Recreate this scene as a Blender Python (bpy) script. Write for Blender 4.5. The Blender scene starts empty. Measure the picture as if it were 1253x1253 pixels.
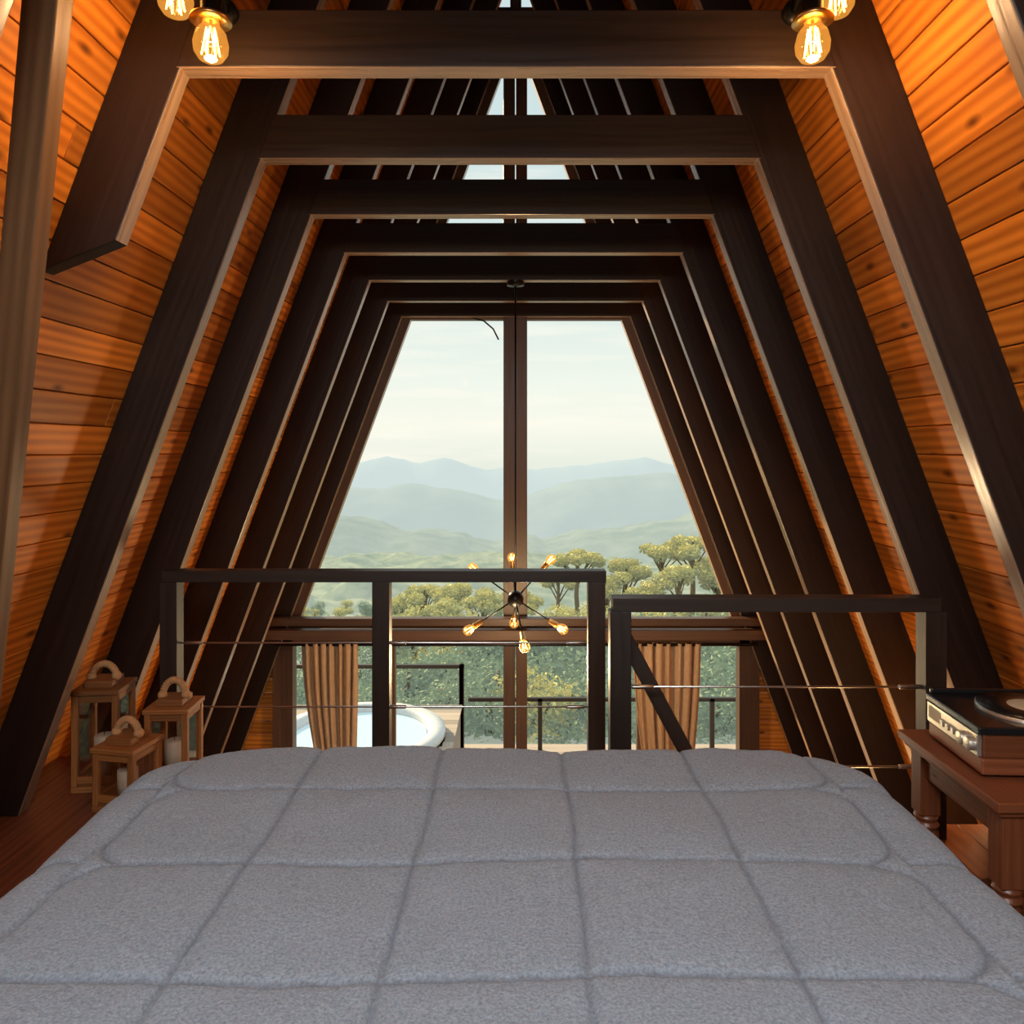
import bpy, math, random
import numpy as np
from mathutils import Vector, Matrix
random.seed(3); np.random.seed(3)
C = bpy.context
K=0.37; W2=0.85; ZT=2.25; RD=0.17
def half(z): return W2+K*(ZT-z)

# ---------------------------------------------------------------- materials
def new_mat(name):
    m=bpy.data.materials.new(name); m.use_nodes=True
    nt=m.node_tree; b=nt.nodes['Principled BSDF']; return m,nt,b
def N(nt,t,**k):
    n=nt.nodes.new(t)
    for a,v in k.items(): setattr(n,a,v)
    return n
def plain(name,col,rough=.5,metal=0,emit=None,es=0):
    m,nt,b=new_mat(name)
    tc=N(nt,'ShaderNodeTexCoord'); no=N(nt,'ShaderNodeTexNoise'); no.inputs['Scale'].default_value=30
    nt.links.new(tc.outputs['Object'],no.inputs['Vector'])
    mx=N(nt,'ShaderNodeMixRGB'); mx.inputs[1].default_value=(*[c*.85 for c in col],1); mx.inputs[2].default_value=(*[min(1,c*1.15) for c in col],1)
    nt.links.new(no.outputs['Fac'],mx.inputs[0]); nt.links.new(mx.outputs[0],b.inputs['Base Color'])
    b.inputs['Roughness'].default_value=rough; b.inputs['Metallic'].default_value=metal
    if emit: b.inputs['Emission Color'].default_value=(*emit,1); b.inputs['Emission Strength'].default_value=es
    return m
def wood(name,c1,c2,rough=.4,knots=False,gs=1.0,bump=.15,var=.35,spec=.5,wf=.45):
    m,nt,b=new_mat(name); L=nt.links.new
    uv=N(nt,'ShaderNodeUVMap'); mp=N(nt,'ShaderNodeMapping'); mp.inputs['Scale'].default_value=(1.6*gs,22*gs,1)
    L(uv.outputs[0],mp.inputs[0])
    n1=N(nt,'ShaderNodeTexNoise'); n1.inputs['Scale'].default_value=1.6; n1.inputs['Detail'].default_value=6; n1.inputs['Distortion'].default_value=.6
    L(mp.outputs[0],n1.inputs['Vector'])
    mp2=N(nt,'ShaderNodeMapping'); mp2.inputs['Scale'].default_value=(1.0*gs,9*gs,1); L(uv.outputs[0],mp2.inputs[0])
    wv=N(nt,'ShaderNodeTexWave',bands_direction='Y'); wv.inputs['Scale'].default_value=1.1; wv.inputs['Distortion'].default_value=7; wv.inputs['Detail'].default_value=2; wv.inputs['Detail Scale'].default_value=.6
    L(mp2.outputs[0],wv.inputs['Vector'])
    ad=N(nt,'ShaderNodeMath',operation='MULTIPLY_ADD'); ad.inputs[1].default_value=wf; L(wv.outputs['Fac'],ad.inputs[0])
    hm=N(nt,'ShaderNodeMath',operation='MULTIPLY'); hm.inputs[1].default_value=1.05-wf; L(n1.outputs['Fac'],hm.inputs[0]); L(hm.outputs[0],ad.inputs[2])
    mx=N(nt,'ShaderNodeMixRGB'); mx.inputs[1].default_value=(*c1,1); mx.inputs[2].default_value=(*c2,1); L(ad.outputs[0],mx.inputs[0])
    out=mx.outputs[0]
    at=N(nt,'ShaderNodeAttribute',attribute_name='rnd')
    mr=N(nt,'ShaderNodeMapRange'); mr.inputs[3].default_value=1-var; mr.inputs[4].default_value=1+var*.6; L(at.outputs['Fac'],mr.inputs[0])
    mu=N(nt,'ShaderNodeVectorMath',operation='SCALE'); L(out,mu.inputs[0]); L(mr.outputs[0],mu.inputs['Scale']); out=mu.outputs[0]
    if knots:
        mp3=N(nt,'ShaderNodeMapping'); mp3.inputs['Scale'].default_value=(2.2,5.0,1); L(uv.outputs[0],mp3.inputs[0])
        vo=N(nt,'ShaderNodeTexVoronoi',voronoi_dimensions='2D'); vo.inputs['Scale'].default_value=1.0; L(mp3.outputs[0],vo.inputs['Vector'])
        kr=N(nt,'ShaderNodeMapRange'); kr.inputs[1].default_value=.015; kr.inputs[2].default_value=.085; kr.inputs[3].default_value=.85; kr.inputs[4].default_value=0; L(vo.outputs['Distance'],kr.inputs[0])
        km=N(nt,'ShaderNodeMixRGB'); km.inputs[2].default_value=(c1[0]*.22,c1[1]*.18,c1[2]*.2,1); L(kr.outputs[0],km.inputs[0]); L(out,km.inputs[1]); out=km.outputs[0]
    L(out,b.inputs['Base Color'])
    bp=N(nt,'ShaderNodeBump'); bp.inputs['Strength'].default_value=bump; bp.inputs['Distance'].default_value=.004; L(ad.outputs[0],bp.inputs['Height']); L(bp.outputs[0],b.inputs['Normal'])
    rr=N(nt,'ShaderNodeMapRange'); rr.inputs[3].default_value=rough-.08; rr.inputs[4].default_value=rough+.15; L(n1.outputs['Fac'],rr.inputs[0]); L(rr.outputs[0],b.inputs['Roughness'])
    b.inputs['Specular IOR Level'].default_value=spec
    return m
M_pine=wood('pine_boards',(.38,.085,.006),(.88,.33,.042),.42,knots=True,var=.38,spec=.35)
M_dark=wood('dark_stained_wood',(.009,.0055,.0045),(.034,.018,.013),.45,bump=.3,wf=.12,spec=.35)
M_lit_edge=wood('lit_edge_wood',(.22,.13,.075),(.52,.35,.22),.25,bump=.2,wf=.15,spec=.9)  # lighter, glossier copy of the dark wood; window light put into the colour
M_plank=wood('dormer_wood',(.12,.055,.022),(.36,.19,.085),.45,bump=.3,wf=.3,spec=.3)
M_rail=wood('rail_wood',(.018,.010,.007),(.048,.028,.019),.42,wf=.12)
M_frame=wood('window_frame_wood',(.07,.033,.018),(.15,.078,.043),.38,wf=.15)
M_floor=wood('floor_boards',(.13,.032,.014),(.26,.08,.033),.33,gs=1)
M_mahog=wood('mahogany',(.12,.035,.014),(.26,.08,.032),.28,gs=2,wf=.2)
M_rust=wood('rustic_wood',(.13,.042,.010),(.42,.16,.042),.5,gs=3,wf=.3)
M_deck=wood('deck_wood',(.38,.3,.23),(.55,.47,.38),.6)
M_black=plain('black_metal',(.012,.011,.011),.35,.6)
M_cable=plain('steel_cable',(.6,.58,.55),.3,1)
M_brass=plain('brass',(.80,.48,.15),.28,1)
M_silver=plain('brushed_aluminium',(.62,.58,.5),.35,.8)
M_blackgloss=plain('black_plastic',(.012,.012,.013),.2)
M_vinyl=plain('vinyl',(.008,.008,.008),.25)
M_label=plain('record_label',(.55,.45,.3),.6)
M_rope=plain('rope',(.48,.26,.11),.9)
M_wax=plain('candle_wax',(.8,.76,.68),.5)
M_white=plain('acrylic_white',(.75,.78,.78),.3)
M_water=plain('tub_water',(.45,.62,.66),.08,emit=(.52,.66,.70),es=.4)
M_matt=plain('mattress_fabric',(.55,.53,.5),.9)
M_curt=plain('linen_curtain',(.55,.38,.23),.9)
def glass(name,tint=(1,1,1),g=.05,em=None,es=0):
    m,nt,b=new_mat(name); nt.nodes.remove(b); o=nt.nodes['Material Output']
    t=N(nt,'ShaderNodeBsdfTransparent'); t.inputs[0].default_value=(*tint,1)
    gl=N(nt,'ShaderNodeBsdfGlossy'); gl.inputs['Roughness'].default_value=.02
    mx=N(nt,'ShaderNodeMixShader'); mx.inputs[0].default_value=g
    nt.links.new(t.outputs[0],mx.inputs[1]); nt.links.new(gl.outputs[0],mx.inputs[2]); out=mx.outputs[0]
    if em:
        e=N(nt,'ShaderNodeEmission'); e.inputs[0].default_value=(*em,1); e.inputs[1].default_value=es
        ad=N(nt,'ShaderNodeAddShader'); nt.links.new(out,ad.inputs[0]); nt.links.new(e.outputs[0],ad.inputs[1]); out=ad.outputs[0]
    nt.links.new(out,o.inputs[0]); return m
M_glass=glass('window_glass',(.985,.985,.98),.001)
M_lglass=glass('lantern_glass',(.95,.92,.88),.12)
M_bulb=glass('amber_bulb_glass',(1,.80,.45),.12,(1,.45,.08),.32)
def emis(name,col,s):
    m,nt,b=new_mat(name); b.inputs['Base Color'].default_value=(*col,1); b.inputs['Emission Color'].default_value=(*col,1); b.inputs['Emission Strength'].default_value=s; return m
M_fil=emis('filament',(1,.62,.22),24)
M_fil2=emis('filament_dim',(1,.68,.32),14)

# ---------------------------------------------------------------- mesh builder
class MB:
    def __init__(s): s.v=[];s.f=[];s.uv=[];s.r=[];s.m=[];s.mats=[];s.sm=[]
    def mi(s,mat):
        if mat not in s.mats: s.mats.append(mat)
        return s.mats.index(mat)
    def hexa(s,P,mat,fm={}):
        i=len(s.v); s.v+= [tuple(p) for p in P]; r=random.random(); mi=s.mi(mat)
        ln=(Vector(P[4])-Vector(P[0])).length; ou,ov=random.random()*50,random.random()*50
        w=(Vector(P[1])-Vector(P[0])).length; h=(Vector(P[2])-Vector(P[1])).length
        cs=[0,w,w+h,2*w+h,2*w+2*h]
        for k in range(4):
            a,b=k,(k+1)%4
            s.f.append((i+a,i+b,i+b+4,i+a+4)); s.uv.append([(ou,ov+cs[k]),(ou,ov+cs[k+1]),(ou+ln,ov+cs[k+1]),(ou+ln,ov+cs[k])]); s.r.append(r); s.m.append(s.mi(fm[k]) if k in fm else mi); s.sm.append(False)
        for kk,q in ((4,(0,3,2,1)),(5,(4,5,6,7))):
            s.f.append(tuple(i+a for a in q)); s.uv.append([(ou,ov),(ou+.02,ov),(ou+.02,ov+.02),(ou,ov+.02)]) ; s.r.append(r); s.m.append(s.mi(fm[kk]) if kk in fm else mi); s.sm.append(False)
    def beam(s,p0,p1,a,b,mat,fm={}):
        p0,p1,a,b=map(Vector,(p0,p1,a,b))
        c=[-a-b,a-b,a+b,-a+b]
        if (p1-p0).dot(a.cross(b))<0: c=c[::-1]
        s.hexa([p0+q for q in c]+[p1+q for q in c],mat,fm)
    def box(s,x0,x1,y0,y1,z0,z1,mat):
        d=[x1-x0,y1-y0,z1-z0]; k=d.index(max(d)); c=((x0+x1)/2,(y0+y1)/2,(z0+z1)/2)
        ax=[Vector((d[0]/2,0,0)),Vector((0,d[1]/2,0)),Vector((0,0,d[2]/2))]; A=ax.pop(k); c=Vector(c)
        s.beam(c-A,c+A,ax[0],ax[1],mat)
    def tube(s,pts,r,mat,seg=8,cap=True):
        pts=[Vector(p) for p in pts]; n=len(pts); i0=len(s.v); mi=s.mi(mat); rr=random.random()
        rs=r if isinstance(r,(list,tuple)) else [r]*n
        ref=None
        for k,p in enumerate(pts):
            t=(pts[min(k+1,n-1)]-pts[max(k-1,0)]).normalized()
            if ref is None: ref=t.orthogonal().normalized()
            else: ref=(ref-t*ref.dot(t)).normalized()
            bn=t.cross(ref)
            for j in range(seg):
                a=2*math.pi*j/seg; s.v.append(tuple(p+(ref*math.cos(a)+bn*math.sin(a))*rs[k]))
        for k in range(n-1):
            for j in range(seg):
                a=i0+k*seg+j; b=i0+k*seg+(j+1)%seg
                s.f.append((a,b,b+seg,a+seg)); s.uv.append([(k*.1,j*.1),(k*.1,j*.1+.1),(k*.1+.1,j*.1+.1),(k*.1+.1,j*.1)]); s.r.append(rr); s.m.append(mi); s.sm.append(True)
        if cap:
            for base,rev in ((i0,1),(i0+(n-1)*seg,0)):
                q=[base+j for j in range(seg)]
                if rev:q=q[::-1]
                s.f.append(tuple(q)); s.uv.append([(0,0)]*seg); s.r.append(rr); s.m.append(mi); s.sm.append(False)
    def lathe(s,c,prof,mat,seg=20,axis=(0,0,1)):
        ax=Vector(axis).normalized(); u=ax.orthogonal().normalized(); w=ax.cross(u); c=Vector(c); i0=len(s.v); mi=s.mi(mat); rr=random.random()
        for r,h in prof:
            for j in range(seg):
                a=2*math.pi*j/seg+(math.pi/4 if seg==4 else 0); s.v.append(tuple(c+ax*h+(u*math.cos(a)+w*math.sin(a))*r))
        for k in range(len(prof)-1):
            for j in range(seg):
                a=i0+k*seg+j; b=i0+k*seg+(j+1)%seg
                s.f.append((a,b,b+seg,a+seg)); s.uv.append([(k*.05,j*.05),(k*.05,j*.05+.05),(k*.05+.05,j*.05+.05),(k*.05+.05,j*.05)]); s.r.append(rr); s.m.append(mi); s.sm.append(seg>6)
    def ball(s,c,r,mat,seg=16,axis=(0,0,1),st=1.0):
        s.lathe(c,[(max(1e-4,r*math.sin(math.pi*k/10)),-r*st*math.cos(math.pi*k/10)) for k in range(11)],mat,seg,axis)
    def obj(s,name,bevel=0,parent=None):
        me=bpy.data.meshes.new(name); me.from_pydata(s.v,[],s.f)
        ul=me.uv_layers.new(name='UVMap'); flat=[c for q in s.uv for p in q for c in p]; ul.data.foreach_set('uv',flat)
        at=me.attributes.new('rnd','FLOAT','FACE'); at.data.foreach_set('value',s.r)
        for m in s.mats: me.materials.append(m)
        me.polygons.foreach_set('material_index',s.m); me.polygons.foreach_set('use_smooth',s.sm); me.update()
        o=bpy.data.objects.new(name,me); C.collection.objects.link(o)
        if bevel:
            b=o.modifiers.new('bevel','BEVEL'); b.width=bevel; b.segments=2; b.limit_method='ANGLE'; b.angle_limit=math.radians(50)
        if parent: o.parent=parent
        return o
def empty(name,loc=(0,0,0)):
    e=bpy.data.objects.new(name,None); e.location=loc; C.collection.objects.link(e); return e

# ---------------------------------------------------------------- room shell
YB=-2.4; YF=5.78; ZG=-2.7
SL=math.sqrt(1+K*K); nx,nz=1/SL,K/SL
for side,name in ((-1,'wall_left'),(1,'wall_right')):
    mb=MB(); z=ZG; zap=ZT+(W2+RD)/K
    step=.10/SL
    while z<zap-.02:
        z1=min(z+step-.003,zap)
        def P(zz,o): return Vector((side*(half(zz)+RD+o*nx),0,zz+o*nz))
        cuts=sorted([YB,YF]+[random.uniform(-1,5)])
        for a,b in zip(cuts[:-1],cuts[1:]):
            p=[P(z,0),P(z1,0),P(z1,.02),P(z,.02)]
            if side>0: p=p[::-1]
            Y0=Vector((0,a,0)); Y1=Vector((0,b-.002,0))
            mb.hexa([q+Y0 for q in p]+[q+Y1 for q in p],M_pine)
        z+=step
    p=[Vector((side*(half(zz)+RD+o*nx),0,zz+o*nz)) for zz,o in ((ZG,.021),(zap,.021),(zap,.08),(ZG,.08))]
    mb.hexa([q+Vector((0,YB,0)) for q in p]+[q+Vector((0,YF,0)) for q in p],M_dark)
    mb.obj(name,.003)
mb=MB()
x=-1.86
while x<1.84:
    y1=3.08 if x<.36 else 2.52
    mb.box(x,x+.118,YB,y1,-.022,0,M_floor); x+=.12
mb.box(-1.88,.36,YB,3.06,-.16,-.024,M_dark); mb.box(.36,1.88,YB,2.5,-.16,-.024,M_dark)
mb.obj('floor',.0015)
mb=MB(); mb.box(-2.75,2.75,YB,5.8,ZG-.1,ZG,M_floor); mb.obj('ground_floor')
mb=MB(); mb.box(-.04,.04,YB,5.75,4.44,4.62,M_dark); mb.obj('ceiling_ridge_beam',.004)

# ---------------------------------------------------------------- trusses
TH=.058
ds=[.74,1.35,1.96,2.57,3.18,3.79,4.40,5.01,5.58]
def rafter(mb,side,y,zb,zt):
    def pt(z,o,yy): return Vector((side*(half(z)+o),yy,z))
    a=[pt(zb,0,y),pt(zb,RD,y),pt(zb,RD,y+TH),pt(zb,0,y+TH)]
    b=[pt(zt,0,y),pt(zt,RD,y),pt(zt,RD,y+TH),pt(zt,0,y+TH)]
    if side<0: a=[a[0],a[3],a[2],a[1]]; b=[b[0],b[3],b[2],b[1]]
    mb.hexa(a+b,M_dark,{(3 if side>0 else 0):M_lit_edge})
for i,y in enumerate([-1.7,-1.09,-.48,.13]+ds):
    mb=MB()
    zt=ZT+W2/K
    rafter(mb,1,y,(ZG if y>2.5 else 0.0),zt)
    if abs(y-1.96)<.01:
        zb=1.80
        p=[Vector((-half(zb),y,zb)),Vector((-half(zb),y+TH,zb)),Vector((-half(zb-.08)-RD,y+TH,zb-.08)),Vector((-half(zb-.08)-RD,y,zb-.08))]
        q=[Vector((-half(zt),y,zt)),Vector((-half(zt),y+TH,zt)),Vector((-half(zt)-RD,y+TH,zt)),Vector((-half(zt)-RD,y,zt))]
        mb.hexa(p+q,M_dark,{0:M_lit_edge})
    else:
        rafter(mb,-1,y,(ZG if y>3.1 else 0.0),zt)
    b0=W2+.012; b1=W2-K*.15+.012; yy=y-.003; t=TH+.006
    p=[Vector((-b0,yy,ZT)),Vector((-b0,yy+t,ZT)),Vector((-b1,yy+t,ZT+.15)),Vector((-b1,yy,ZT+.15))]
    q=[Vector((-c.x,c.y,c.z)) for c in p]
    mb.hexa(p+q,M_dark,{0:M_lit_edge})
    mb.obj('roof_truss',.004)
mb=MB()
A=Vector((-.80,1.45,2.50)); B=Vector((-1.60,2.27,0.0)); d=(B-A).normalized()
nn=(Vector((1,0,-K)).normalized()); nn=(nn-d*nn.dot(d)).normalized(); sd=d.cross(nn)
mb.beam(A-nn*.038,B-nn*.038,sd*.026,nn*.038,M_plank)
mb.obj('dormer_rafter',.004)
# ---------------------------------------------------------------- front gable
mb=MB()
z=ZG
while z<-.12:
    for s in (-1,1):
        z1=z+.103
        p=[Vector((s*1.80,5.70,z)),Vector((s*1.80,5.72,z)),Vector((s*1.80,5.72,z1)),Vector((s*1.80,5.70,z1))]
        q=[Vector((s*(half(c.z)+RD-.003),c.y,c.z)) for c in p]
        if s<0: p,q=q,p
        mb.hexa(p+q,M_pine)
    z+=.106
mb.obj('wall_front',.003)
mb=MB()
y0,y1=5.635,5.70
for s in (-1,1):
    def sp(z,o,yy): return Vector((s*(half(z)-o),yy,z))
    for za,zb in ((-.06,4.45),):
        a=[sp(za,.065,y0),sp(za,-.02,y0),sp(za,-.02,y1),sp(za,.065,y1)]; b=[sp(zb,.065,y0),sp(zb,-.02,y0),sp(zb,-.02,y1),sp(zb,.065,y1)]
        if s<0: a=[a[0],a[3],a[2],a[1]]; b=[b[0],b[3],b[2],b[1]]
        mb.hexa(a+b,M_frame,{(3 if s>0 else 0):M_lit_edge})
mb.box(-.094,-.008,5.60,5.69,ZG,4.45,M_frame); mb.box(.0,.083,5.60,5.69,ZG,4.45,M_frame)
mb.box(-.82,.82,5.636,5.70,2.235,2.39,M_frame)
mb.box(-.52,.52,5.636,5.70,3.02,3.09,M_frame)
mb.box(-1.72,1.72,5.636,5.70,-.10,-.02,M_frame)
mb.obj('window_1',.003)
mb=MB()
mb.v=[(-1.66,5.67,-.05),(1.66,5.67,-.05),(.03,5.67,4.45),(-.03,5.67,4.45)]; mb.f=[(0,1,2,3)]; mb.uv=[[(0,0)]*4]; mb.r=[0]; mb.m=[mb.mi(M_glass)]; mb.sm=[False]
gp=mb.obj('window_1_pane'); gp.parent=bpy.data.objects['window_1']
mb=MB()
for x0,x1 in ((-1.82,-1.67),(1.67,1.82)): mb.box(x0,x1,5.62,5.72,ZG,-.12,M_frame)
mb.box(-1.82,1.82,5.62,5.72,-.20,-.10,M_frame)
for x in (-.93,.93): mb.box(x-.022,x+.022,5.64,5.70,ZG,-.2,M_frame)
mb.box(-1.8,1.8,5.64,5.70,ZG,ZG+.12,M_frame)
mb.obj('window_2',.003)
mb=MB(); mb.v=[(-1.7,5.67,ZG+.1),(1.7,5.67,ZG+.1),(1.7,5.67,-.15),(-1.7,5.67,-.15)]; mb.f=[(0,1,2,3)]; mb.uv=[[(0,0)]*4]; mb.r=[0]; mb.m=[mb.mi(M_glass)]; mb.sm=[False]
gp=mb.obj('window_2_pane'); gp.parent=bpy.data.objects['window_2']
mb=MB()
mb.box(-1.86,1.86,5.42,5.50,-.115,-.045,M_frame); mb.box(-1.80,1.80,5.45,5.53,-.02,.035,M_frame)
mb.tube([(-1.75,5.44,-.15),(1.75,5.44,-.15)],.012,M_black)
mb.obj('trim_1',.004)
mb=MB(); mb.tube([(-.32,5.6,2.24),(-.24,5.6,2.22),(-.17,5.6,2.16),(-.13,5.6,2.08)],.006,M_black,6); mb.obj('loose_wire')

def curtain(x0,x1,g0,g1,name):
    nu,nv=90,30; vs=[];fs=[]
    for j in range(nv+1):
        t=j/nv; z=-.14-t*2.5
        g=math.exp(-((t-.5)/.28)**2)
        a=x0*(1-g)+g0*g; b=x1*(1-g)+g1*g
        for i in range(nu+1):
            u=i/nu; am=.028*(1-.3*g)
            vs.append((a+(b-a)*u+.008*math.sin(u*31+t*3),5.44+am*math.sin(u*2*math.pi*7+.6*math.sin(t*4))+.008*math.sin(u*23),z))
    for j in range(nv):
        for i in range(nu):
            a=j*(nu+1)+i; fs.append((a,a+1,a+nu+2,a+nu+1))
    me=bpy.data.meshes.new(name); me.from_pydata(vs,[],fs); me.polygons.foreach_set('use_smooth',[True]*len(fs)); me.materials.append(M_curt)
    o=bpy.data.objects.new(name,me); C.collection.objects.link(o); so=o.modifiers.new('t','SOLIDIFY'); so.thickness=.004
curtain(-1.56,-1.14,-1.42,-1.17,'curtain')
curtain(.84,1.34,.94,1.26,'curtain')

# ---------------------------------------------------------------- railings
mb=MB()
HR=.777; yL=3.0
mb.box(-1.38,.375,yL-.035,yL+.035,HR-.045,HR,M_rail)
for x in (-1.355,-.516,.338): mb.box(x-.034,x+.034,yL-.032,yL+.032,(0.0),HR-.045,M_rail)
for z in (.485,.23):
    mb.tube([(-1.33,yL,z),(.31,yL,z)],.004,M_cable,6)
    for x in (-1.30,-.49,.22): mb.tube([(x,yL,z),(x+.07,yL,z)],.008,M_cable,6)
mb.obj('loft_railing',.004)
mb=MB(); yR=2.45
mb.box(.335,1.39,yR-.035,yR+.035,HR-.045,HR,M_rail)
for x in (.36,1.375): mb.box(x-.034,x+.034,yR-.032,yR+.032,0,HR-.045,M_rail)
for z in (.482,.222):
    mb.tube([(.39,yR,z),(1.35,yR,z)],.004,M_cable,6)
    for x in (.40,1.27): mb.tube([(x,yR,z),(x+.07,yR,z)],.008,M_cable,6)
mb.obj('stair_railing',.004)
mb=MB()
mb.beam((.385,2.56,.63),(.385+1.55/1.88*1.0,2.56,.63-1.55),(0,.018,0),(.022,0,.012),M_rail)
mb.box(.36,.41,2.54,2.58,-.02,.64,M_rail)
for yy in (2.56,3.0): mb.beam((.42,yy,-.03),(.42+2.64/1.88,yy,ZG+.03),(0,.02,0),(.09,0,.048),M_rail)
for k in range(10):
    t=(k+1)/11; mb.box(.33+t*1.40,.56+t*1.40,2.58,2.98,-t*2.67-.02,-t*2.67+.015,M_floor)
mb.obj('staircase',.003)

# ---------------------------------------------------------------- bed
bed=empty('bed',(0,1,0))
def child(o,p):
    o.parent=p; o.matrix_parent_inverse=Matrix.Translation(-p.location); return o
BX,BY0,BY1=.925,-.0,2.045
mb=MB(); mb.box(-.86,.86,0.03,1.97,.06,.22,M_mahog)
for x in (-.8,.8):
    for y in (.1,1.9): mb.box(x-.04,x+.04,y-.04,y+.04,0,.06,M_mahog)
child(mb.obj('bed_frame',.01),bed)
mb=MB(); mb.box(-.86,.86,0.03,1.97,.22,.41,M_matt); child(mb.obj('mattress',.05),bed)
r=.085; top=.462; rc=.16
xs=np.arange(-(BX+.30),BX+.301,.006); ys=np.arange(0.02,BY1+.30,.006)
S,T=np.meshgrid(xs,ys)
hx=BX-r; hy=BY1-r
qx=np.abs(S)-(hx-rc); qy=T-(hy-rc)
ox=np.maximum(qx,0); oy=np.maximum(qy,0); L=np.sqrt(ox**2+oy**2)
dd=L+np.minimum(np.maximum(qx,qy),0)-rc
Ls=np.where(L<1e-6,1,L)
nxs=np.where(L>1e-6,ox/Ls,0)*np.sign(S); nys=np.where(L>1e-6,oy/Ls,0)
dpos=np.maximum(dd,0)
px=S-nxs*dpos; py=T-nys*dpos
ang=np.minimum(dpos/r,math.pi/2)
outw=r*np.sin(ang); zz=top-r*(1-np.cos(ang))-np.maximum(dpos-r*math.pi/2,0)
X=px+nxs*outw; Y=py+nys*outw
NX=nxs*np.sin(ang); NY=nys*np.sin(ang); NZ=np.cos(ang)
gx=np.array([-1.43,-1.115,-.80,-.485,-.167,.145,.46,.775,1.09,1.4]); gy=np.array([-.14,.175,.49,.806,1.121,1.441,1.75,2.062,2.38])
def warp(a,b,s1,s2): return a+.004*np.sin(b*6+s1)+.002*np.sin(b*17+s2)
Sw=warp(S,T,1,2); Tw=warp(T,S,4,1)
ix=np.clip(np.searchsorted(gx,Sw)-1,0,len(gx)-2); iy=np.clip(np.searchsorted(gy,Tw)-1,0,len(gy)-2)
cx0=gx[ix];cx1=gx[ix+1];cy0=gy[iy];cy1=gy[iy+1]
rad=np.where(((ix==2)|(ix==6)),.09,.004)
hxw=(cx1-cx0)/2; hyw=(cy1-cy0)/2; ax_=np.abs(Sw-(cx0+cx1)/2)-hxw+rad; ay_=np.abs(Tw-(cy0+cy1)/2)-hyw+rad
sd=np.sqrt(np.maximum(ax_,0)**2+np.maximum(ay_,0)**2)+np.minimum(np.maximum(ax_,ay_),0)-rad
sq=-np.minimum(np.minimum(Sw-cx0,cx1-Sw),np.minimum(Tw-cy0,cy1-Tw))
inner_half=((ix==2)&(Sw>(cx0+cx1)/2))|((ix==6)&(Sw<(cx0+cx1)/2))
sd=np.where(inner_half,sq,sd)
dist=np.abs(sd)
puff=.008*(1-np.exp(-dist/.04))-.006*np.exp(-(dist/.005)**2)
def vnoise(x,y,seed,f):
    rg=np.random.RandomState(seed); g=rg.rand(64,64); xf=(x*f)%63; yf=(y*f)%63; i=xf.astype(int); j=yf.astype(int); u=xf-i; v=yf-j; u=u*u*(3-2*u); v=v*v*(3-2*v)
    return (g[i,j]*(1-u)*(1-v)+g[i+1,j]*u*(1-v)+g[i,j+1]*(1-u)*v+g[i+1,j+1]*u*v)
n=(vnoise(S+5,T+5,1,4)-.5)*.014+(vnoise(S+5,T+5,2,11)-.5)*.005+(vnoise(S+5,T+5,7,85)-.5)*.0014
n+=.0010*np.sin(S*75+4*np.sin(T*9))*np.exp(-dist/.02)+.0010*np.sin(T*80+4*np.sin(S*8))*np.exp(-dist/.02)
disp=puff+n
fold=np.clip((dpos-r)/.2,0,1)*.012*np.sin((S+T)*22)
X=X+NX*disp+nxs*fold; Y=Y+NY*disp+nys*fold; Z=zz+NZ*disp
Z=np.maximum(Z,.03)
ny_,nx_=S.shape
vs=np.stack([X,Y,Z],-1).reshape(-1,3)
idx=np.arange(ny_*nx_).reshape(ny_,nx_)
fs=np.stack([idx[:-1,:-1],idx[:-1,1:],idx[1:,1:],idx[1:,:-1]],-1).reshape(-1,4)
me=bpy.data.meshes.new('comforter'); me.from_pydata(vs.tolist(),[],fs.tolist()); me.polygons.foreach_set('use_smooth',[True]*len(fs))
at=me.attributes.new('seam','FLOAT','POINT'); at.data.foreach_set('value',np.exp(-(dist/.0042)**2).reshape(-1))
m,nt,b=new_mat('sherpa_fleece'); Lk=nt.links.new
tc=N(nt,'ShaderNodeTexCoord'); n1=N(nt,'ShaderNodeTexNoise'); n1.inputs['Scale'].default_value=190; n1.inputs['Detail'].default_value=4; n1.inputs['Roughness'].default_value=.65
Lk(tc.outputs['Object'],n1.inputs['Vector'])
mr=N(nt,'ShaderNodeMapRange'); mr.inputs[1].default_value=.3; mr.inputs[2].default_value=.7; Lk(n1.outputs['Fac'],mr.inputs[0])
cr=N(nt,'ShaderNodeMixRGB'); cr.inputs[1].default_value=(.20,.25,.31,1); cr.inputs[2].default_value=(.41,.49,.58,1); Lk(mr.outputs[0],cr.inputs[0])
sa=N(nt,'ShaderNodeAttribute',attribute_name='seam'); sm=N(nt,'ShaderNodeMixRGB'); sm.inputs[2].default_value=(.11,.13,.17,1)
s5=N(nt,'ShaderNodeMath',operation='MULTIPLY'); s5.inputs[1].default_value=.6; Lk(sa.outputs['Fac'],s5.inputs[0]); Lk(s5.outputs[0],sm.inputs[0]); Lk(cr.outputs[0],sm.inputs[1])
Lk(sm.outputs[0],b.inputs['Base Color']); b.inputs['Roughness'].default_value=.95; b.inputs['Sheen Weight'].default_value=.12; b.inputs['Specular IOR Level'].default_value=.1
bp=N(nt,'ShaderNodeBump'); bp.inputs['Strength'].default_value=.9; bp.inputs['Distance'].default_value=.0045; Lk(n1.outputs['Fac'],bp.inputs['Height']); Lk(bp.outputs[0],b.inputs['Normal'])
me.materials.append(m); o=bpy.data.objects.new('comforter',me); C.collection.objects.link(o); child(o,bed)

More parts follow.
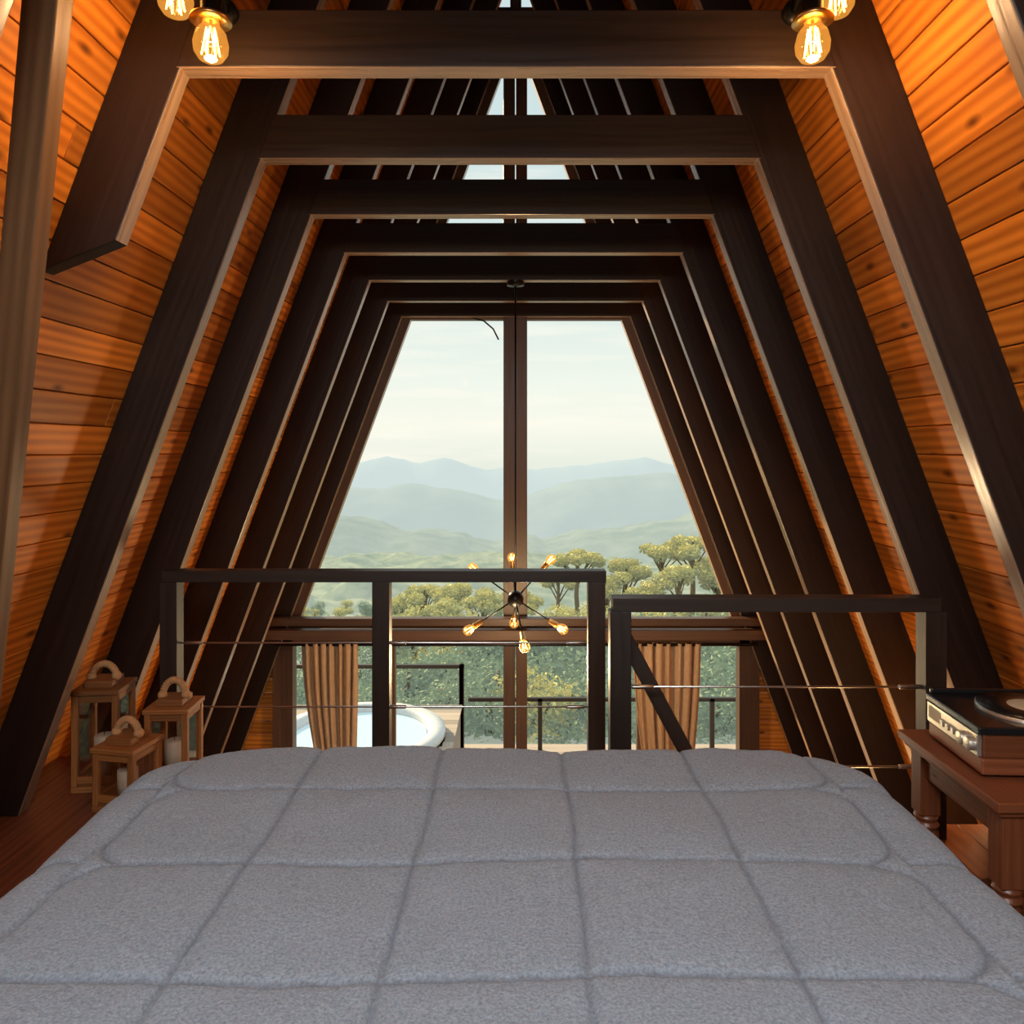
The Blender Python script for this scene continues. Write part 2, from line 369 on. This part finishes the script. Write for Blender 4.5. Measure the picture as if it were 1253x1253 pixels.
# ---------------------------------------------------------------- side table
tx0,tx1,ty0,ty1,tz=1.055,1.47,1.60,2.03,.50
mb=MB()
mb.box(tx0,tx1,ty0,ty1,tz-.022,tz,M_mahog)
mb.box(tx0+.012,tx1-.012,ty0+.012,ty1-.012,tz-.036,tz-.022,M_mahog)
mb.box(tx0+.035,tx1-.035,ty0+.035,ty1-.035,tz-.10,tz-.036,M_mahog)
for x in (tx0+.05,tx1-.05):
    for y in (ty0+.05,ty1-.05):
        mb.box(x-.026,x+.026,y-.026,y+.026,tz-.2,tz-.036,M_mahog)
        mb.lathe((x,y,tz-.2),[(.024,0),(.031,-.008),(.024,-.018),(.033,-.028),(.022,-.04),(.027,-.05)],M_mahog,16)
        mb.lathe((x,y,tz-.25),[(.036,0),(.036,-.20),(.028,-.25)],M_mahog,4)
        mb.box(x-.026,x+.026,y-.026,y+.026,.0,.06,M_mahog)
mb.box(tx0+.04,tx1-.04,ty0+.04,ty1-.04,.10,.12,M_mahog)
mb.obj('side_table',.003)
rp=empty('record_player',(1.29,1.83,tz))
def ch(mb,name,bev=0):
    o=mb.obj(name,bev); o.parent=rp; return o
mb=MB(); mb.box(-.19,.19,-.12,.13,.008,.045,M_mahog); mb.box(-.185,.19,-.115,.13,.045,.10,M_mahog)
for x in (-.15,.15):
    for y in (-.09,.1): mb.lathe((x,y,0),[(.015,0),(.015,.008)],M_blackgloss,12)
ch(mb,'cabinet',.004)
mb=MB(); mb.box(-.196,-.186,-.112,.125,.048,.098,M_silver)
for k,y in enumerate((-.09,-.055)): mb.lathe((-.196,y,.07),[(.016,0),(.015,-.014),(.001,-.014)],M_silver,20,axis=(1,0,0))
for y in (-.01,.015,.04): mb.box(-.203,-.196,y-.006,y+.006,.062,.078,M_silver)
mb.box(-.198,-.196,.055,.115,.06,.09,M_label)
ch(mb,'control_panel',.0015)
mb=MB(); mb.box(-.198,.192,-.122,.132,.10,.118,M_blackgloss); mb.box(-.19,.19,.118,.13,.118,.132,M_blackgloss); ch(mb,'top_deck',.004)
mb=MB(); mb.lathe((-.01,0,.118),[(.118,0),(.118,.008),(.001,.008)],M_silver,48); mb.lathe((-.01,0,.1265),[(.115,0),(.115,.003),(.05,.0035)],M_vinyl,48); mb.lathe((-.01,0,.13),[(.05,0),(.049,.0004),(.004,.0004)],M_label,32); mb.lathe((-.01,0,.13),[(.003,0),(.003,.012),(.0005,.013)],M_silver,10); ch(mb,'platter')
mb=MB(); mb.lathe((.14,.08,.118),[(.02,0),(.02,.02),(.01,.03),(.001,.03)],M_silver,20); mb.tube([(.14,.1,.145),(.14,0,.145),(.11,-.07,.14),(.07,-.09,.136)],.004,M_silver); mb.box(.055,.08,-.1,-.08,.13,.14,M_blackgloss); ch(mb,'tonearm')
rp.rotation_euler=(0,0,math.radians(-3))

# ---------------------------------------------------------------- lanterns
def lantern(loc,w,h,hh,rot):
    e=empty('candle_lantern',loc); e.rotation_euler=(0,0,rot); a=w/2
    mb=MB(); p=.022
    mb.box(-a,a,-a,a,0,.022,M_rust); mb.box(-a+.012,a-.012,-a+.012,a-.012,.022,.034,M_rust)
    for sx in (-1,1):
        for sy in (-1,1): mb.box(sx*(a-.012)-p/2,sx*(a-.012)+p/2,sy*(a-.012)-p/2,sy*(a-.012)+p/2,.022,h-.03,M_rust)
    for s in (-1,1):
        for z in (.045,h-.045):
            mb.box(-a+.02,a-.02,s*(a-.012)-.008,s*(a-.012)+.008,z-.012,z+.012,M_rust); mb.box(s*(a-.012)-.008,s*(a-.012)+.008,-a+.02,a-.02,z-.012,z+.012,M_rust)
    mb.box(-a-.004,a+.004,-a-.004,a+.004,h-.03,h-.012,M_rust)
    mb.box(-a*.62,a*.62,-a*.62,a*.62,h-.012,h+.014,M_rust)
    o=mb.obj('frame',.003); o.parent=e
    mb=MB()
    pts=[]; n=26
    for k in range(n+1):
        t=math.pi*k/n; pts.append((a*.55*math.cos(t),.0,h+.01+hh*math.sin(t)))
    for s in (0,math.pi):
        q=[]
        for k in range(n*3+1):
            f=k/(n*3)*n; i=min(int(f),n-1); u=f-i; P=Vector(pts[i]).lerp(Vector(pts[i+1]),u); ph=k*.75+s
            q.append(P+Vector((math.cos(ph)*.007*math.cos(math.pi*f/n),math.sin(ph)*.007,math.cos(ph)*.007*math.sin(math.pi*f/n))))
        mb.tube(q,.007,M_rope,6)
    for s in (-1,1): mb.ball((s*a*.55,0,h+.018),.018,M_rope,10)
    o=mb.obj('rope_handle'); o.parent=e
    mb=MB(); g=a-.012
    for s in (-1,1): mb.box(-g+.01,g-.01,s*g-.001,s*g+.001,.04,h-.04,M_lglass); mb.box(s*g-.001,s*g+.001,-g+.01,g-.01,.04,h-.04,M_lglass)
    o=mb.obj('glass_panes'); o.parent=e
    mb=MB(); mb.lathe((0,0,.034),[(.001,0),(.034,0),(.034,h*.38),(.03,h*.39),(.001,h*.385)],M_wax,24); mb.tube([(0,0,.034+h*.38),(.002,0,.034+h*.38+.015)],.0015,M_black,5)
    o=mb.obj('candle'); o.parent=e
lantern((-1.53,2.83,0),.165,.385,.055,.10)
lantern((-1.355,2.665,0),.160,.235,.055,-.18)
lantern((-1.28,2.86,0),.160,.305,.065,.04)

# ---------------------------------------------------------------- lamps
def bulb(mb,c,ax,r=.03,fil=M_fil,n=6):
    ax=Vector(ax).normalized(); c=Vector(c)
    L=r*2.5
    prof=[(r*.42,0),(r*.5,L*.12),(r*.85,L*.30),(r,L*.55),(r*.95,L*.74),(r*.7,L*.90),(r*.33,L*.98),(.0005,L)]
    mb.lathe(c,prof,M_bulb,20,ax)
    u=ax.orthogonal().normalized(); w=ax.cross(u)
    for k in range(n):
        a=2*math.pi*k/n; d=u*math.cos(a)+w*math.sin(a); d2=u*math.cos(a+.5)+w*math.sin(a+.5)
        mb.tube([c+ax*L*.2+d*r*.25,c+ax*L*.82+d2*r*.5],r*.045,fil,6)
    mb.tube([c,c+ax*L*.25],r*.12,M_brass,8)
def lamp_light(loc,e,col=(1,.6,.28),rad=.05,par=None):
    l=bpy.data.lights.new('bulb_light','POINT'); l.energy=e; l.color=col; l.shadow_soft_size=rad
    o=bpy.data.objects.new('bulb_light',l); o.location=loc; C.collection.objects.link(o)
    if par: o.parent=par; o.matrix_parent_inverse=Matrix.Translation(-par.location)
for s,x1,x2 in ((-1,-.683,-.765),(1,.718,.775)):
    yb=1.75
    e=empty('pendant_light',(x1,1.9,2.33))
    mb=MB(); o_=Vector((x1,1.9,2.33))
    def R(p): return tuple(Vector(p)-o_)
    for x,z in ((x1,2.255),(x2,2.36)):
        mb.lathe(R((x,yb,z)),[(.001,.075),(.02,.075),(.022,.06),(.022,.004),(.045,.002),(.047,-.006),(.02,-.004)],M_brass,24)
        mb.lathe(R((x,yb,z+.006)),[(.023,0),(.0235,.055),(.018,.075),(.001,.076)],M_black,20)
        bulb(mb,R((x,yb,z-.002)),(0,0,-1),.040)
        mb.tube([R((x,yb,z+.07)),R((x,yb,z+.11)),R((x,yb+.05,z+.125)),R((x1*.5+x2*.5,1.95,2.385 if z<2.3 else 2.395))],.009,M_black)
    mb.lathe(R(((x1+x2)/2,1.957,2.385)),[(.03,0),(.03,-.02),(.001,-.02)],M_black,24,axis=(0,1,0))
    o=mb.obj('fitting'); o.parent=e
    lamp_light((x1,yb,2.13),8,par=e)
cc=Vector((.005,4.43,0.0)); cc.z=1.25-(733-552)*4.43/920
e=empty('sputnik_chandelier',cc)
mb=MB(); mb.ball((0,0,0),.05,M_black,20); mb.tube([(0,0,.04),(0,0,ZT-cc.z+.005)],.006,M_black,8); mb.lathe((0,0,ZT-cc.z),[(.05,0),(.05,-.025),(.001,-.03)],M_black,20)
dirs=[(-.66,-.2,-.40),(.66,-.2,-.38),(.52,.3,.52),(-.66,.3,.42),(-.05,.55,.45),(.1,-.45,-.42),(-.02,.45,-.35)]
for d in dirs:
    d=Vector(d); dn=d.normalized(); L=.235
    mb.tube([dn*.04,dn*L],.005,M_black,6); mb.lathe(dn*L,[(.001,0),(.014,0),(.017,.05),(.02,.052),(.001,.053)],M_brass,14,dn)
    bulb(mb,dn*(L+.05),dn,.030,M_fil2,4)
o=mb.obj('arms_and_bulbs'); o.parent=e
lamp_light(cc+Vector((0,-.1,-.32)),48,col=(1,.70,.38),rad=.12,par=e)
# lamp added below the loft floor line to warm the right rafters
e=empty('added_warm_lamp',(1.42,2.86,-.32))
mb=MB(); mb.lathe((0,0,0),[(.001,-.06),(.05,-.05),(.065,.03),(.06,.06)],M_curt,24); mb.tube([(0,0,-.05),(.12,0,-.1),(.52,0,-.1)],.01,M_black); mb.lathe((.50,0,-.1),[(.04,0),(.04,.03),(.001,.03)],M_black,20,axis=(1,0,0)); bulb(mb,(0,0,-.03),(0,0,1),.028,M_fil2,4)
o=mb.obj('shade_and_arm'); o.parent=e
lamp_light((1.42,2.86,-.24),14,col=(1,.58,.24),rad=.05,par=e)

# ---------------------------------------------------------------- exterior
mb=MB(); y=5.82
while y<10.6: mb.box(-6,6,y,y+.135,-2.96,-2.925,M_deck); y+=.14
mb.box(-6,6,5.82,10.6,-3.1,-2.97,M_deck)
mb.obj('deck')
mb=MB()
mb.box(-6,-.76,10.47,10.53,-1.78,-1.73,M_rail)
for k in range(6): x=-5.8+k*1.0; mb.box(x-.03,x+.03,10.47,10.53,-2.92,-1.75,M_rail)
mb.box(-.82,-.76,10.47,10.53,-2.92,-1.73,M_rail)
mb.box(-.7,6,10.47,10.53,-2.24,-2.19,M_rail)
for k in range(8): x=.3+k*.8; mb.box(x-.03,x+.03,10.47,10.53,-2.92,-2.2,M_rail)
mb.obj('deck_railing')
mb=MB()
c=(-1.85,8.75,-2.90)
mb.lathe(c,[(.001,0),(.88,0),(.92,.3),(.95,.80),(1.0,.84),(1.0,.90),(.86,.92),(.80,.87),(.76,.5),(.001,.45)],M_white,48)
mb.lathe(c,[(.785,.84),(.4,.842),(.001,.84)],M_water,48)
y=7.55
while y<9.85:
    dx=math.sqrt(max(0,1.0-(y+.07-8.75)**2))
    if dx>0: mb.box(-3.3,-1.85-dx,y,y+.135,-2.13,-2.10,M_deck); mb.box(-1.85+dx,-.74,y,y+.135,-2.13,-2.10,M_deck)
    else: mb.box(-3.3,-.74,y,y+.135,-2.13,-2.10,M_deck)
    y+=.14
for a in ((-3.28,-.76,7.57,7.6),(-3.28,-.76,9.87,9.9),(-3.28,-3.25,7.57,9.9),(-.79,-.76,7.57,9.9)): mb.box(*a,-2.915,-2.135,M_deck)
mb.obj('hot_tub')

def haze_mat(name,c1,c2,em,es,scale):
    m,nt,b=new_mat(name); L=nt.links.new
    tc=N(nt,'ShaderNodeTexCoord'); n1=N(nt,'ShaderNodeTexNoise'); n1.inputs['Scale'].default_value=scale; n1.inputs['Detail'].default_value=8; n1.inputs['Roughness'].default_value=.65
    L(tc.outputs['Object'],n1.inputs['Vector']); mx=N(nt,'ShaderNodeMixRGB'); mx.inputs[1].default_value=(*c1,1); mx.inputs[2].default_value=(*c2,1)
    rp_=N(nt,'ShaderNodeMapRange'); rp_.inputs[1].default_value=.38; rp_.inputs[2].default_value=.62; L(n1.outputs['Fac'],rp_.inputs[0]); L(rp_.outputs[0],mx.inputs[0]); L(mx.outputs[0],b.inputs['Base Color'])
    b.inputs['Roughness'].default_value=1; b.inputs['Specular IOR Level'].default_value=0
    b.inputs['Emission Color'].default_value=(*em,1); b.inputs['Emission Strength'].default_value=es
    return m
def ridge(name,d,prof,mat,amp,fr,depth,base,seed):
    nxn,nyn=260,24
    pxs=[p[0] for p in prof]; pys=[p[1] for p in prof]
    ii,jj=np.meshgrid(np.arange(nxn+1),np.arange(nyn+1)); t=jj/nyn*2-1.
    xp=-700+ii*(2653/nxn); x=.04+(xp-638)*d/920
    zt=1.25-(np.interp(xp,pxs,pys)-552)*d/920
    u=x/d*fr+50.; v=t*2+50.
    zt=zt+amp*d/920*(vnoise(u,v*0+3,seed,2)-.5+.5*(vnoise(u,v*0+3,seed+1,5)-.5)+.35*(vnoise(u,v*0+3,seed+4,14)-.5))
    prf=np.maximum(np.cos(t*math.pi/2),0)**.9
    zz=base+(zt-base)*prf+amp*d/920*2.5*(1-prf)*(vnoise(u,v,seed+2,3)-.5)+amp*d/920*1.2*(1-prf)*(vnoise(u,v,seed+3,8)-.5)
    vs=np.stack([x,d+t*depth,zz],-1).reshape(-1,3).tolist(); fs=[]
    for j in range(nyn):
        for i in range(nxn):
            a=j*(nxn+1)+i; fs.append((a,a+1,a+nxn+2,a+nxn+1))
    me=bpy.data.meshes.new(name); me.from_pydata(vs,[],fs); me.polygons.foreach_set('use_smooth',[True]*len(fs)); me.materials.append(mat)
    o=bpy.data.objects.new(name,me); C.collection.objects.link(o)
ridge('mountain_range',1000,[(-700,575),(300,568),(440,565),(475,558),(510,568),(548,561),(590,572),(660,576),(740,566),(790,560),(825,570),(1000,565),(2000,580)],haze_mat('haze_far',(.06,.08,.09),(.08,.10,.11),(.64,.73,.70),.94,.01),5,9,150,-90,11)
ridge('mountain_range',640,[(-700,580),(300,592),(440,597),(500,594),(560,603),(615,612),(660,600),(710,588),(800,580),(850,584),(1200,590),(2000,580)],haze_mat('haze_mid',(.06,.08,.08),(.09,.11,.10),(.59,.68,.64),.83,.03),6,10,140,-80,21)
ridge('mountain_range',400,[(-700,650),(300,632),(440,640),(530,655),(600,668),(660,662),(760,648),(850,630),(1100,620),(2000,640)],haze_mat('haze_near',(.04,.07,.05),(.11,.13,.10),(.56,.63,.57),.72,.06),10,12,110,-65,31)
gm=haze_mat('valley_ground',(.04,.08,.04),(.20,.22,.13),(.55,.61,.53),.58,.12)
nxn,nyn=160,110
ii,jj=np.meshgrid(np.arange(nxn+1),np.arange(nyn+1)); t=jj/nyn; yy=5.9+(520-5.9)*t**2.2; xx=(ii/nxn*2-1)*(30+yy*1.1)
z=np.interp(yy,[0,13,25,60,120,200,330,520],[-3.3,-3.6,-7.5,-15.5,-25,-34,-46,-70])
z=z+(vnoise(xx*.1+300,yy*.1+300,5,.6)-.5)*np.minimum(yy*.06,8)*(yy>14)+(vnoise(xx*.1+300,yy*.1+300,6,2.5)-.5)*np.minimum(yy*.02,3)*(yy>14)
vs=np.stack([xx,yy,z],-1).reshape(-1,3).tolist(); fs=[]
for j in range(nyn):
    for i in range(nxn):
        a=j*(nxn+1)+i; fs.append((a,a+1,a+nxn+2,a+nxn+1))
me=bpy.data.meshes.new('valley_ground'); me.from_pydata(vs,[],fs); me.polygons.foreach_set('use_smooth',[True]*len(fs)); me.materials.append(gm)
o=bpy.data.objects.new('valley_ground',me); C.collection.objects.link(o)
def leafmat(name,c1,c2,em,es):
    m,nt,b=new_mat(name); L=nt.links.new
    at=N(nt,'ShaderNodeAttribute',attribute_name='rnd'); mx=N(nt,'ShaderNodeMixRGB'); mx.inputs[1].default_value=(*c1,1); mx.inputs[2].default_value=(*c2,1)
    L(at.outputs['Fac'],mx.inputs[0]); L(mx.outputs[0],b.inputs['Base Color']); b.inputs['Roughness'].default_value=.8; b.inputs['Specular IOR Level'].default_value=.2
    b.inputs['Emission Color'].default_value=(*em,1); b.inputs['Emission Strength'].default_value=es  # faint glow on the leaves, haze put into the material
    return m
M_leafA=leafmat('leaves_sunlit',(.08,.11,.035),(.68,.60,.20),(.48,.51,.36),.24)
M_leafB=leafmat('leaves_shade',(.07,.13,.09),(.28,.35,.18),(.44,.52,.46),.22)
M_bark=plain('bark',(.24,.20,.15),.9)
def tree_mesh(name,umb,leaf,H=7,Rr=2.6,nc=16,nl=330,seed=0):
    rg=random.Random(seed); mb=MB()
    mb.tube([(0,0,-H),(.1,0,-H*.6),(-.05,.1,-H*.3),(0,0,-.5)],[.16,.13,.11,.05],M_bark,8)
    for k in range(nc):
        if umb:
            a=rg.random()*6.28; q=math.sqrt(rg.random())*Rr; c=Vector((q*math.cos(a),q*math.sin(a),-.25-.55*(q/Rr)**2-rg.random()*.2)); rx,rz=.42,.26
        else:
            h=rg.random(); q=Rr*(.35+.65*h)*math.sqrt(rg.random()); a=rg.random()*6.28; c=Vector((q*math.cos(a),q*math.sin(a),-.5-h*H*.55)); rx,rz=.85,.6
        mb.tube([(0,0,c.z-1.0),(c.x*.5,c.y*.5,c.z-.5),tuple(c)],[.05,.035,.02],M_bark,5)
        mi=mb.mi(leaf)
        for j in range(nl):
            th=rg.random()*6.28; ph=math.acos(rg.uniform(-1,1)); rr=rg.uniform(.55,1.05)
            p=c+Vector((rx*rr*math.sin(ph)*math.cos(th),rx*rr*math.sin(ph)*math.sin(th),rz*rr*math.cos(ph)))
            u=Vector((rg.gauss(0,1),rg.gauss(0,1),rg.gauss(0,.6))).normalized(); w=u.cross(Vector((rg.gauss(0,1),rg.gauss(0,1),rg.gauss(0,1)))).normalized(); s=rg.uniform(.05,.10)
            i=len(mb.v); mb.v+=[tuple(p-u*s*1.3),tuple(p+w*s*.6),tuple(p+u*s*1.3),tuple(p-w*s*.6)]
            mb.f.append((i,i+1,i+2,i+3)); mb.uv.append([(0,0)]*4); mb.r.append(min(1,max(0,.5+.5*math.cos(ph)+rg.uniform(-.25,.25)))); mb.m.append(mi); mb.sm.append(False)  # leaves lighter towards each clump top, sunlight put into the colour
    o=mb.obj(name); return o
forest=empty('forest')
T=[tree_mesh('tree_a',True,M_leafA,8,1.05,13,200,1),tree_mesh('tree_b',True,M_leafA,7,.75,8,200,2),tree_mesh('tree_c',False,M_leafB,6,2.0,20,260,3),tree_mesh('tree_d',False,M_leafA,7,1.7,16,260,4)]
for t in T: t.parent=forest
used=set()
def place(k,xp,yp,d,s=1.0):
    src=T[k]
    if k in used: o=bpy.data.objects.new('tree',src.data); C.collection.objects.link(o); o.parent=forest
    else: o=src; used.add(k)
    o.location=(.04+(xp-638)*d/920,d,1.25-(yp-552)*d/920); o.scale=(s,s,s); o.rotation_euler=(0,0,random.random()*6.28)
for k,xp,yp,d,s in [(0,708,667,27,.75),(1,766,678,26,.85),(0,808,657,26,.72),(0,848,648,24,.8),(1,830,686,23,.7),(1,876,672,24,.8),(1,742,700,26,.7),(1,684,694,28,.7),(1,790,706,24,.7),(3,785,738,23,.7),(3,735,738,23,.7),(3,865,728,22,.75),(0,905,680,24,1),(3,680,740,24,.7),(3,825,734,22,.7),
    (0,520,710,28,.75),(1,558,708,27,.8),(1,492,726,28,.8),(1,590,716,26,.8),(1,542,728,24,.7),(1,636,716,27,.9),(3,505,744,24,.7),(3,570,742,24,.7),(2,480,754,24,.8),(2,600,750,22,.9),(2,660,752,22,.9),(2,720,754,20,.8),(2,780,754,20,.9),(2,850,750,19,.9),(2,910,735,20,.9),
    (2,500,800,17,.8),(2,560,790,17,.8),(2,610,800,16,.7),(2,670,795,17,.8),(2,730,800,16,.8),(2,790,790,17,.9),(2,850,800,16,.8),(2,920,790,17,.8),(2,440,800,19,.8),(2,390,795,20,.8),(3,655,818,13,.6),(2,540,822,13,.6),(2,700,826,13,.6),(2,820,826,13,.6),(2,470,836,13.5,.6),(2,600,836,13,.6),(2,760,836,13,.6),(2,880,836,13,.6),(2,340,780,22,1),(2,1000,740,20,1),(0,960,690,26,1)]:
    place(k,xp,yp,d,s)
for k in range(70):
    d=random.uniform(45,110); xp=random.uniform(250,1050)
    zg=np.interp(d,[25,60,120],[-7.5,-15.5,-25]); s=random.uniform(.5,.9); yp=552+(1.25-(zg+4*s))*920/d
    if yp<715: continue
    place(random.choice([2,3,3]),xp,yp,d,s)

# ---------------------------------------------------------------- world, sun, added fill light
w=bpy.data.worlds.new('sky'); C.scene.world=w; w.use_nodes=True; nt=w.node_tree; L=nt.links.new
bg=nt.nodes['Background']; tc=N(nt,'ShaderNodeTexCoord'); sp_=N(nt,'ShaderNodeSeparateXYZ'); L(tc.outputs['Generated'],sp_.inputs[0])
rp2=N(nt,'ShaderNodeValToRGB'); el=rp2.color_ramp.elements
mr=N(nt,'ShaderNodeMapRange'); mr.inputs[1].default_value=-.2; mr.inputs[2].default_value=.8; L(sp_.outputs['Z'],mr.inputs[0]); L(mr.outputs[0],rp2.inputs[0])
el[0].position=0; el[0].color=(.45,.5,.42,1); el[1].position=1; el[1].color=(.44,.58,.64,1)
for p,c in ((.19,(.76,.80,.71)),(.23,(.86,.87,.76)),(.29,(.80,.85,.77)),(.38,(.68,.78,.74)),(.55,(.60,.72,.72))):
    x=el.new(p); x.color=(*c,1)
mp=N(nt,'ShaderNodeMapping'); mp.inputs['Scale'].default_value=(2.2,2.2,20); L(tc.outputs['Generated'],mp.inputs[0])
no=N(nt,'ShaderNodeTexNoise'); no.inputs['Scale'].default_value=1.8; no.inputs['Detail'].default_value=8; L(mp.outputs[0],no.inputs['Vector'])
m2=N(nt,'ShaderNodeMapRange'); m2.inputs[1].default_value=.50; m2.inputs[2].default_value=.70; m2.inputs[4].default_value=.6; L(no.outputs['Fac'],m2.inputs[0])
mx=N(nt,'ShaderNodeMixRGB'); mx.inputs[2].default_value=(.95,.91,.80,1); L(m2.outputs[0],mx.inputs[0]); L(rp2.outputs[0],mx.inputs[1]); L(mx.outputs[0],bg.inputs[0]); bg.inputs[1].default_value=1.12
sl=bpy.data.lights.new('sun','SUN'); sl.energy=8; sl.color=(1,.76,.45); sl.angle=.03
so=bpy.data.objects.new('sun',sl); C.collection.objects.link(so); so.rotation_euler=Vector((-.56,.72,.37)).to_track_quat('Z','Y').to_euler()
def area(name,loc,tgt,sx,sy,e,col):
    l=bpy.data.lights.new(name,'AREA'); l.shape='RECTANGLE'; l.size=sx; l.size_y=sy; l.energy=e; l.color=col
    o=bpy.data.objects.new(name,l); C.collection.objects.link(o); o.location=loc; o.rotation_euler=(Vector(loc)-Vector(tgt)).to_track_quat('Z','Y').to_euler()
area('rear_fill_light',(0,-.4,2.2),(0,1.3,.4),1.2,.6,42,(.95,.95,.97))  # fill light added behind the camera to brighten the bed

# ---------------------------------------------------------------- camera
cam=bpy.data.cameras.new('camera'); co=bpy.data.objects.new('camera',cam); C.collection.objects.link(co)
co.location=(.04,0,1.25); co.rotation_euler=(math.radians(90),0,0)
cam.sensor_width=36; cam.lens=36*920/1253; cam.shift_x=-11.5/1253; cam.shift_y=-74.5/1253; cam.clip_end=5000; cam.clip_start=.05
C.scene.camera=co
C.scene.view_settings.view_transform='Standard'; C.scene.view_settings.look='None'
